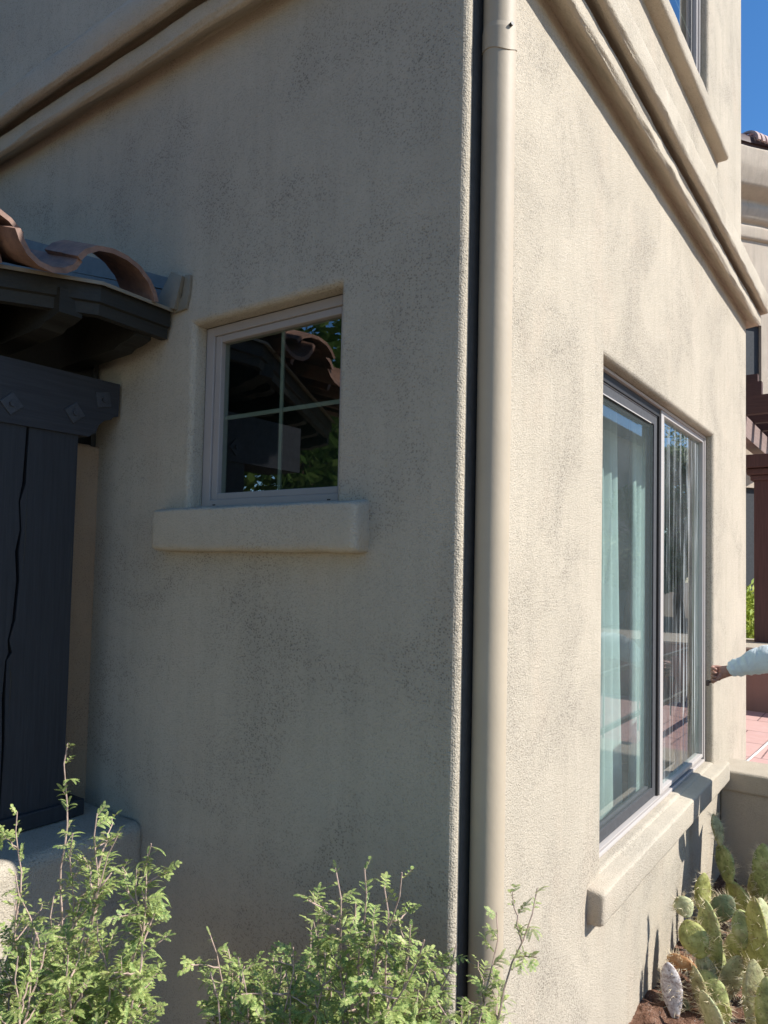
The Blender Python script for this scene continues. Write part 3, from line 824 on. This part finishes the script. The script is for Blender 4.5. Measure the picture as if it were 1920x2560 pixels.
pyd('roof', [(7.2, 20.2, 7.3), (16.7, 20.2, 7.3), (16.7, 33.8, 7.3), (7.2, 33.8, 7.3), (12, 24.5, 10.4), (12, 29.5, 10.4)], [(0, 1, 4), (1, 2, 5, 4), (2, 3, 5), (3, 0, 4, 5), (3, 2, 1, 0)], 'brown', hb)

# ------------------------------------------------------------------ shrubs with feathery leaves
def shrub(name, base, stems, lab, seed, side=1.0):
    rnd = random.Random(seed)
    e = empty(name, base, lab, 'shrub')
    sb = bmesh.new(); vs, fs = [], []
    def pinna(p, d, up, L):
        n = max(5, int(L/.0030)); droop = rnd.uniform(.25, 1.5); pp = p.copy(); dd = d.normalized()
        s = dd.cross(up)
        if s.length < .1: s = dd.orthogonal()
        s.normalize()
        for i in range(n):
            t = i/n
            wl = .0037*math.sin(math.pi*min(1, .18+t*.86))**.6
            for sg in (-1, 1):
                tip = pp+s*sg*wl+dd*wl*.45
                k = len(vs); q = dd*.00135
                vs.extend([pp-q, pp+q*.9, tip+q*.9, tip-q*.5]); fs.append((k, k+1, k+2, k+3))
            dd = (dd+Vector((0, 0, -droop*.13))).normalized()
            pp = pp+dd*(L/n)
    def leafy(p, d, size):
        """one bipinnate leaf: short petiole, 2-4 pairs of pinnae"""
        a = Vector((rnd.gauss(0, 1), rnd.gauss(0, 1), rnd.gauss(.25, .6))).normalized()
        a = (a+d*.5).normalized(); up = Vector((rnd.gauss(0, .3), rnd.gauss(0, .3), 1)).normalized()
        s = a.cross(up); s = s.normalized() if s.length > .05 else a.orthogonal()
        n = rnd.choice((1, 2, 2, 3, 3, 4)); L = size*rnd.uniform(.6, 1.1)
        rl_ = .010+.006*n
        tube(sb, [p, p+a*rl_], .0005, 3)
        for k in range(n):
            q = p+a*(.006+rl_*k/n)
            for sg in (-1, 1):
                pinna(q, (a*.75+s*sg*.75+Vector((0, 0, .15))).normalized(), up, L*rnd.uniform(.8, 1.1))
        if rnd.random() < .5: pinna(p+a*rl_, a, up, L)
    def stem(a, b_, r0, nl, size, zmin, twigs=True):
        a = Vector(a); b_ = Vector(b_); L = (b_-a).length; n = max(6, int(L/.05)); pts = []
        off = Vector((rnd.uniform(-1, 1), rnd.uniform(-1, 1), 0))*L*.07
        for i in range(n+1):
            t = i/n; p = a.lerp(b_, t)+off*math.sin(math.pi*t)+Vector((nz((t*6, seed, r0*99), 1), nz((t*6, seed+5, r0*99), 1), 0))*.015
            if i % 2: p += Vector((rnd.uniform(-1, 1), rnd.uniform(-1, 1), 0))*.0025
            pts.append(p)
        tube(sb, pts, [r0*(1-.8*i/n)+.0006 for i in range(n+1)], 5)
        nl = int(nl*1.45)
        for k in range(nl):
            t = 1-(k+.3)/nl*min(1, (b_.z-zmin)/max(.05, b_.z-a.z)) if nl else 1
            t = max(.05, min(1, t)); i = min(n-1, int(t*n)); p = pts[i].lerp(pts[i+1], t*n-i)
            d = (pts[i+1]-pts[i]).normalized()
            sz = size*(.62+.66*min(1, (1-t)*L/.10))
            leafy(p, d, sz)
            if twigs and (1-t)*L > .07 and rnd.random() < .45:
                tw = Vector((rnd.gauss(0, 1), rnd.gauss(0, 1), rnd.uniform(.3, 1.2))).normalized()*rnd.uniform(.04, .12)
                stem(p, p+tw, r0*.45, rnd.randint(3, 6), size*.85, p.z, False)
    for (tip, nl, sz) in stems:
        tip = Vector(tip)
        root = Vector(base)+Vector((rnd.uniform(-.12, .12), rnd.uniform(-.1, .1), -.08))
        midp = root.lerp(tip, .45)+Vector((rnd.uniform(-.06, .06), rnd.uniform(-.05, .05), 0))
        tube(sb, [root, root.lerp(midp, .5)+Vector((rnd.uniform(-.03, .03), rnd.uniform(-.03, .03), 0)), midp], [.007, .006, .0045], 6)
        stem(midp, tip, .0038, nl, sz, .72)
    bmo('stems', sb, 'twig', e)
    pyd('foliage', vs, fs, 'leaf', e)
    return e
def fill(rnd, n, x0, x1, y0, y1, zf):
    out = []
    for _ in range(n):
        x = rnd.uniform(x0, x1); y = rnd.uniform(y0, y1); out.append(((x, y, zf(x, y)*rnd.uniform(.86, 1.0)), rnd.randint(11, 17), .030))
    return out
rn = random.Random(77)
s1 = [((-.631, -.75, 1.557), 15, .026), ((-.849, -.75, 1.35), 14, .026), ((-.5, -.75, 1.42), 20, .028), ((-.415, -.75, 1.395), 20, .031), ((-.300, -.75, 1.40), 26, .034), ((-.845, -.75, 1.195), 14, .026), ((-.36, -.74, 1.33), 22, .033), ((-.58, -.76, 1.36), 22, .03), ((-.44, -.78, 1.22), 20, .03)]
s1 += fill(rn, 19, -.82, -.40, -.95, -.62, lambda x, y: 1.13+.10*math.sin((x+.8)*7))
s1 += fill(rn, 8, -1.0, -.72, -.95, -.7, lambda x, y: 1.0)
shrub('feathery_shrub', (-.62, -.78, 0), s1, 'tall feathery-leaved shrub in front of the dark porch post at lower left', 5)
s2 = [((-.394, -.5, 1.095), 14, .03), ((-.322, -.5, 1.075), 12, .028), ((.004, -.5, 1.341), 20, .028), ((-.06, -.5, 1.28), 18, .028), ((.08, -.5, 1.369), 20, .028), ((.11, -.47, 1.33), 18, .028), ((.174, -.5, 1.385), 9, .022), ((.2, -.5, 1.29), 15, .025), ((.228, -.5, 1.27), 16, .026), ((.12, -.52, 1.28), 18, .03), ((.02, -.45, 1.27), 18, .03), ((.331, -.2, 1.295), 13, .030), ((.235, -.2, 1.215), 15, .030), ((.255, -.22, 1.08), 18, .03), ((.16, -.25, 1.14), 15, .03)]
s2 += fill(rn, 31, -.46, .30, -.66, -.36, lambda x, y: 1.10+.10*math.sin(max(0, x+.4)*4.2)-(.10 if x < -.25 else 0))
s2 += fill(rn, 7, .0, .30, -.52, -.22, lambda x, y: 1.17)
shrub('feathery_shrub', (-.05, -.48, 0), s2, 'spreading feathery-leaved shrub at the foot of the house corner and downspout', 6)

# ------------------------------------------------------------------ prickly pears
PADS = [(1,(0.232,1.891,0.24),(0.151,1.891,0.386),0.124,0,"olive"),(1,(0.248,1.898,0.0),(0.225,1.898,0.253),0.106,0.3,"bark"),(1,(0.263,2.052,0.1),(0.201,2.052,0.433),0.087,0.7,"green"),(1,(0.296,2.11,0.02),(0.221,2.11,0.258),0.068,0.8,"green"),(1,(0.169,1.891,0.4),(0.126,1.891,0.492),0.089,0,"pale"),
(2,(0.184,2.358,0.22),(0.265,2.358,0.363),0.099,0.1,"dark"),(2,(0.119,2.414,0.0),(0.122,2.414,0.22),0.075,0.4,"olive"),(2,(0.119,2.414,0.2),(0.128,2.414,0.423),0.071,0.5,"olive"),(2,(.27,2.60,-.03),(.29,2.66,.15),.08,.5,"bark"),(2,(0.298,2.659,0.12),(0.199,2.659,0.325),0.095,0.5,"olive"),(2,(0.211,2.662,0.31),(0.148,2.662,0.505),0.074,0.8,"green"),(2,(0.152,2.653,0.5),(0.121,2.653,0.665),0.048,0.8,"bark"),(2,(.15,2.40,.0),(.19,2.36,.24),.06,.5,"bark"),
(3,(0.143,1.758,0.0),(0.111,1.758,0.238),0.083,0.1,"wool"),(3,(0.22,1.803,0.22),(0.096,1.803,0.244),0.054,0.4,"dead"),(3,(.26,1.81,.0),(.21,1.803,.24),.05,.4,"bark"),(3,(0.334,1.856,0.06),(0.222,1.856,0.198),0.1,0.15,"green"),(3,(0.358,1.643,0.0),(0.279,1.643,0.226),0.06,0.85,"pale"),(3,(0.184,1.832,0.0),(0.142,1.832,0.066),0.029,0.5,"bark"),
(4,(0.459,1.801,0.0),(0.456,1.801,0.342),0.089,0.4,"bark"),(4,(0.437,1.947,0.0),(0.434,1.947,0.554),0.1,0.5,"olive"),(4,(0.475,2.103,0.0),(0.439,2.103,0.492),0.103,0.7,"pale"),(4,(0.524,1.767,0.0),(0.507,1.767,0.307),0.09,0.1,"green"),(4,(.385,2.735,0),(.376,2.735,.24),.07,.3,"bark"),(4,(0.376,2.735,0.22),(0.357,2.735,0.538),0.108,0.2,"green"),(4,(0.288,2.999,-.02),(0.269,2.999,0.276),0.06,0.5,"olive"),(2,(.24,2.30,.0),(.36,2.26,.27),.10,.3,"green"),(2,(.34,2.5,.05),(.42,2.42,.34),.10,.35,"olive"),(1,(.30,2.02,.0),(.36,1.97,.27),.09,.5,"pale"),(3,(.30,1.72,.0),(.37,1.64,.20),.08,.4,"olive"),(4,(.40,1.98,.30),(.37,1.96,.47),.09,.2,"green"),(2,(.10,2.75,.0),(.07,2.72,.26),.08,.3,"olive"),(4,(.40,3.05,.0),(.36,3.02,.24),.10,.3,"bark"),(4,(0.315,2.253,0.0),(0.385,2.253,0.281),0.039,0.5,"olive")]
CL = {1: 'prickly pear by the window wall with a round olive pad and a bright pale pad', 2: 'tall thin prickly pear leaning against the wall below the sill end',
      3: 'dying prickly pear with a white woolly pad and an orange dead pad', 4: 'large spiny prickly pear with long corky pads at the right edge'}
camp = Vector((.997, -1.734, 2.0))
roots = {k: empty('prickly_pear', c, CL[k], 'cactus', 'prickly pears in the bed') for k, c in ((1, (.25, 1.95, 0)), (2, (.2, 2.5, 0)), (3, (.22, 1.78, 0)), (4, (.45, 2.1, 0)))}
rp = random.Random(9)
for (pl, b0, t0, wd_, edge, kind) in PADS:
    b0 = Vector(b0); t0 = Vector(t0); ax = (t0-b0); L = ax.length; ax.normalize()
    view = (camp-(b0+t0)/2).normalized(); side = ax.cross(view).normalized(); nrm = side.cross(ax)
    if edge > .05:
        ang = edge*R(62)*(1 if rp.random() < .5 else -1)
        q = Matrix.Rotation(ang, 3, ax); side = q @ side; nrm = q @ nrm
        wd_ *= 1.25
        wd_ = min(wd_/max(.55, math.cos(ang)), L*.8)
    if edge <= .05: wd_ *= 1.12
    th = wd_*.11+.005
    vs, fs = [], []; nu, nv = 20, 14
    def pos(u, v):
        # u: angle round section, v 0..1 along
        prof = (math.sin(math.pi*min(1, (v*.94+.06)))**.62)*(.72+.38*v) if v < 1 else 0
        s = math.cos(u)*wd_/2*prof; n_ = math.sin(u)*th*(math.sin(math.pi*(v*.9+.1))**.5 if 0 < v < 1 else 0)
        c = b0+ax*L*v+side*s+nrm*n_+nrm*(.012*math.sin(v*3+L*40))
        return c+Vector((nz(c, 22), nz(c+Vector((3, 3, 3)), 22), nz(c+Vector((6, 6, 6)), 22)))*.003
    for j in range(nv+1):
        v = j/nv; v = .5-.5*math.cos(math.pi*v)
        for i in range(nu): vs.append(pos(2*math.pi*i/nu, min(v, .9995)))
    for j in range(nv):
        for i in range(nu): fs.append((j*nu+i, j*nu+(i+1) % nu, (j+1)*nu+(i+1) % nu, (j+1)*nu+i))
    fs.append(tuple(range(nu))[::-1]); fs.append(tuple(range(nv*nu, nv*nu+nu)))
    pad = pyd('pad', vs, fs, 'c_'+kind, roots[pl], True)
    if kind == 'wool': pad['label'] = 'pad covered with white wool'
    if kind == 'dead': pad['label'] = 'dead orange brown pad'
    sv, sf = [], []
    nsp = int(26+L*200)
    for _ in range(nsp):
        v = rp.uniform(.08, 1); u = rp.choice((0, math.pi)) + rp.gauss(0, .5) if rp.random() < .62 else rp.uniform(0, 2*math.pi)
        p = pos(u, min(v, .97)); c = b0+ax*L*v
        out = (side*math.cos(u)*.9+nrm*math.sin(u)*.9+ax*(.15+.8*max(0, v-.75)*3)).normalized()
        for q in range(rp.choice((1, 2, 2, 3))):
            d = (out+Vector([rp.gauss(0, .38) for _ in range(3)])).normalized()*rp.uniform(.014, .048)
            o = d.orthogonal().normalized()*.0009; o2 = d.cross(o).normalized()*.0009; k = len(sv)
            sv += [p+o, p-o*.5+o2*.87, p-o*.5-o2*.87, p+d]; sf += [(k, k+1, k+3), (k+1, k+2, k+3), (k+2, k, k+3)]
    pyd('spines', sv, sf, 'spine', pad)
# pale pebbles and litter on the bed
b = bmesh.new()
for _ in range(500):
    x, y = rp.uniform(.05, .9), rp.uniform(1.2, 3.4); s = rp.uniform(.003, .011)
    t = bmesh.new(); bmesh.ops.create_icosphere(t, subdivisions=1, radius=s)
    for v in t.verts: v.co = Vector((v.co.x*rp.uniform(.8, 1.4)+x, v.co.y+y, v.co.z*.6+.012+.05*nz((x, y, 0), 2.2)+.025*nz((x, y, 3), 9)))
    me = bpy.data.meshes.new('t'); t.to_mesh(me); t.free(); b.from_mesh(me); bpy.data.meshes.remove(me)
M['pebble'] = simple('pebble', (.36, .25, .19), .9, 8, .5)
tag(bmo('pebbles', b, 'pebble', None), 'small pale pebbles and litter scattered on the red soil', 'pebbles', kind='stuff')

# ------------------------------------------------------------------ the person cleaning the window
def skin(name, joints, edges, mat, parent, root=0, sub=2):
    me = bpy.data.meshes.new(name); me.from_pydata([j[0] for j in joints], edges, []); me.update()
    o = bpy.data.objects.new(name, me); COL.objects.link(o)
    md = o.modifiers.new('s', 'SKIN'); md.use_smooth_shade = True
    sv_ = me.skin_vertices[0].data
    for i, j in enumerate(joints):
        r = j[1]; sv_[i].radius = (r, r) if isinstance(r, (int, float)) else r
        sv_[i].use_root = (i == root)
    o.modifiers.new('u', 'SUBSURF').levels = sub
    dg = bpy.context.evaluated_depsgraph_get(); dg.update()
    nm = bpy.data.meshes.new_from_object(o.evaluated_get(dg)); bpy.data.objects.remove(o)
    return link(name, nm, mat, parent, True)
per = empty('person', (.66, 2.95, 0), 'person in a pale blue long-sleeved shirt reaching in from the right to the window edge', 'person')
PXc = .66
sh = Vector((.60, 3.12, 1.42)); el = Vector((.40, 3.07, 1.510)); wr = Vector((.118, 3.045, 1.408))
J = [((PXc, 2.95, .93), .13), ((PXc, 2.95, 1.12), .125), ((PXc-.01, 2.95, 1.32), .14), ((PXc-.01, 2.95, 1.44), .09), ((PXc-.03, 2.95, 1.52), .052), ((PXc-.05, 2.95, 1.60), .075), ((PXc-.055, 2.95, 1.70), .088), ((PXc-.05, 2.95, 1.765), .05),
     (tuple(sh), .058), (tuple(el), .042), (tuple(wr), .034), ((.092, 3.043, 1.396), (.028, .044)),
     ((PXc, 2.77, 1.42), .058), ((PXc+.02, 2.70, 1.14), .042), ((PXc-.12, 2.72, .93), .028), ((PXc-.19, 2.73, .86), .03),
     ((PXc, 3.05, .88), .10), ((PXc-.02, 3.06, .48), .062), ((PXc, 3.07, .09), .04), ((PXc-.13, 3.08, .04), .035),
     ((PXc, 2.85, .88), .10), ((PXc-.02, 2.84, .48), .062), ((PXc, 2.83, .09), .04), ((PXc-.13, 2.82, .04), .035), ((PXc-.135, 2.95, 1.665), .02)]
Ed = [(0, 1), (1, 2), (2, 3), (3, 4), (4, 5), (5, 6), (6, 7), (3, 8), (8, 9), (9, 10), (10, 11), (3, 12), (12, 13), (13, 14), (14, 15), (0, 16), (16, 17), (17, 18), (18, 19), (0, 20), (20, 21), (21, 22), (22, 23), (6, 24)]
# fingers of the reaching hand: curled round the handle; thumb along it
hand = Vector((.082, 3.040, 1.390))
n0 = len(J)
def finger(rootp, pts, rads):
    global J, Ed
    i0 = len(J); 
    for p, r_ in zip(pts, rads): J.append((tuple(p), r_))
    Ed.append((rootp, i0))
    for k in range(len(pts)-1): Ed.append((i0+k, i0+k+1))
for k in range(4):
    z = 1.430-.0225*k; y = 3.030-.003*k; ln = (1.15, 1.25, 1.15, 1.0)[k]
    finger(11, [(.074, y+.012, z), (.056-.010*ln, y-.002, z-.002), (.047-.006*ln, y-.022, z-.006), (.060, y-.034*ln, z-.009), (.074, y-.030, z-.010)], [.0128, .0122, .0115, .0105, .0085])
finger(11, [(.086, 3.015, 1.385), (.070, 3.0, 1.362), (.052, 2.998, 1.346), (.038, 3.0, 1.336)], [.015, .013, .0115, .009])
body = skin('body', J, Ed, 'skin', per)
J2 = [((PXc, 2.95, .86), .158), ((PXc, 2.95, 1.05), .15), ((PXc-.01, 2.95, 1.30), .165), ((PXc-.01, 2.95, 1.45), .10), (tuple(sh), .08), ((.49, 3.10, 1.478), .092), (tuple(el), .098), ((.30, 3.07, 1.493), .088), ((.225, 3.057, 1.455), .066), ((.165, 3.049, 1.430), .054), ((.128, 3.045, 1.412), .047),
      ((PXc, 2.77, 1.43), .08), ((PXc+.02, 2.695, 1.14), .06), ((PXc-.10, 2.718, .95), .042)]
skin('shirt', J2, [(0, 1), (1, 2), (2, 3), (3, 4), (4, 5), (5, 6), (6, 7), (7, 8), (8, 9), (9, 10), (3, 11), (11, 12), (12, 13)], 'shirt', per, 0, 3)
J3 = [((PXc, 2.95, .92), .15), ((PXc, 3.05, .84), .115), ((PXc-.02, 3.06, .48), .082), ((PXc, 3.07, .12), .062), ((PXc, 2.85, .84), .115), ((PXc-.02, 2.84, .48), .082), ((PXc, 2.83, .12), .062)]
for v in bpy.data.objects['shirt'].data.vertices:
    p = v.co
    if p.x < .45 and p.y > 3.0:
        ax_ = Vector((p.x*30, (p.z*22+p.x*10), p.y*7))
        k_ = max(.35, 1-(p.x-.12)*3)
        v.co += v.normal*(noise.noise(ax_)*.015*k_+noise.noise(ax_*2.3)*.008*k_)
skin('trousers', J3, [(0, 1), (1, 2), (2, 3), (0, 4), (4, 5), (5, 6)], 'trousers', per)
for yy in (3.08, 2.82): boxo('shoe', (PXc-.22, yy-.05, .0), (PXc+.06, yy+.05, .10), 'black', per, .035, 4, True)
hb_ = bmesh.new(); bmesh.ops.create_uvsphere(hb_, u_segments=24, v_segments=14, radius=.104)
for v in hb_.verts:
    v.co.z *= 1.05
    if v.co.x < -.03 and v.co.z < .035: v.co *= .8
    v.co += Vector((PXc-.045, 2.95, 1.71))
bmo('hair', hb_, 'hair', per, True)
for yy in (2.918, 2.982):
    t = bmesh.new(); bmesh.ops.create_uvsphere(t, u_segments=10, v_segments=8, radius=.011); bmesh.ops.translate(t, verts=t.verts, vec=(PXc-.132, yy, 1.69))
    bmo('eye', t, 'black', per, True)
b = bmesh.new(); tube(b, [(.075, 3.015, 1.372), (.050, 3.0, 1.350), (.030, 2.99, 1.340)], [.007, .007, .007], 8); box(b, (.014, 2.972, 1.318), (.03, 3.004, 1.352), .003)
tag(bmo('scraper', b, 'tool', None), 'small dark scraper tool held by the hand against the window frame', 'scraper')
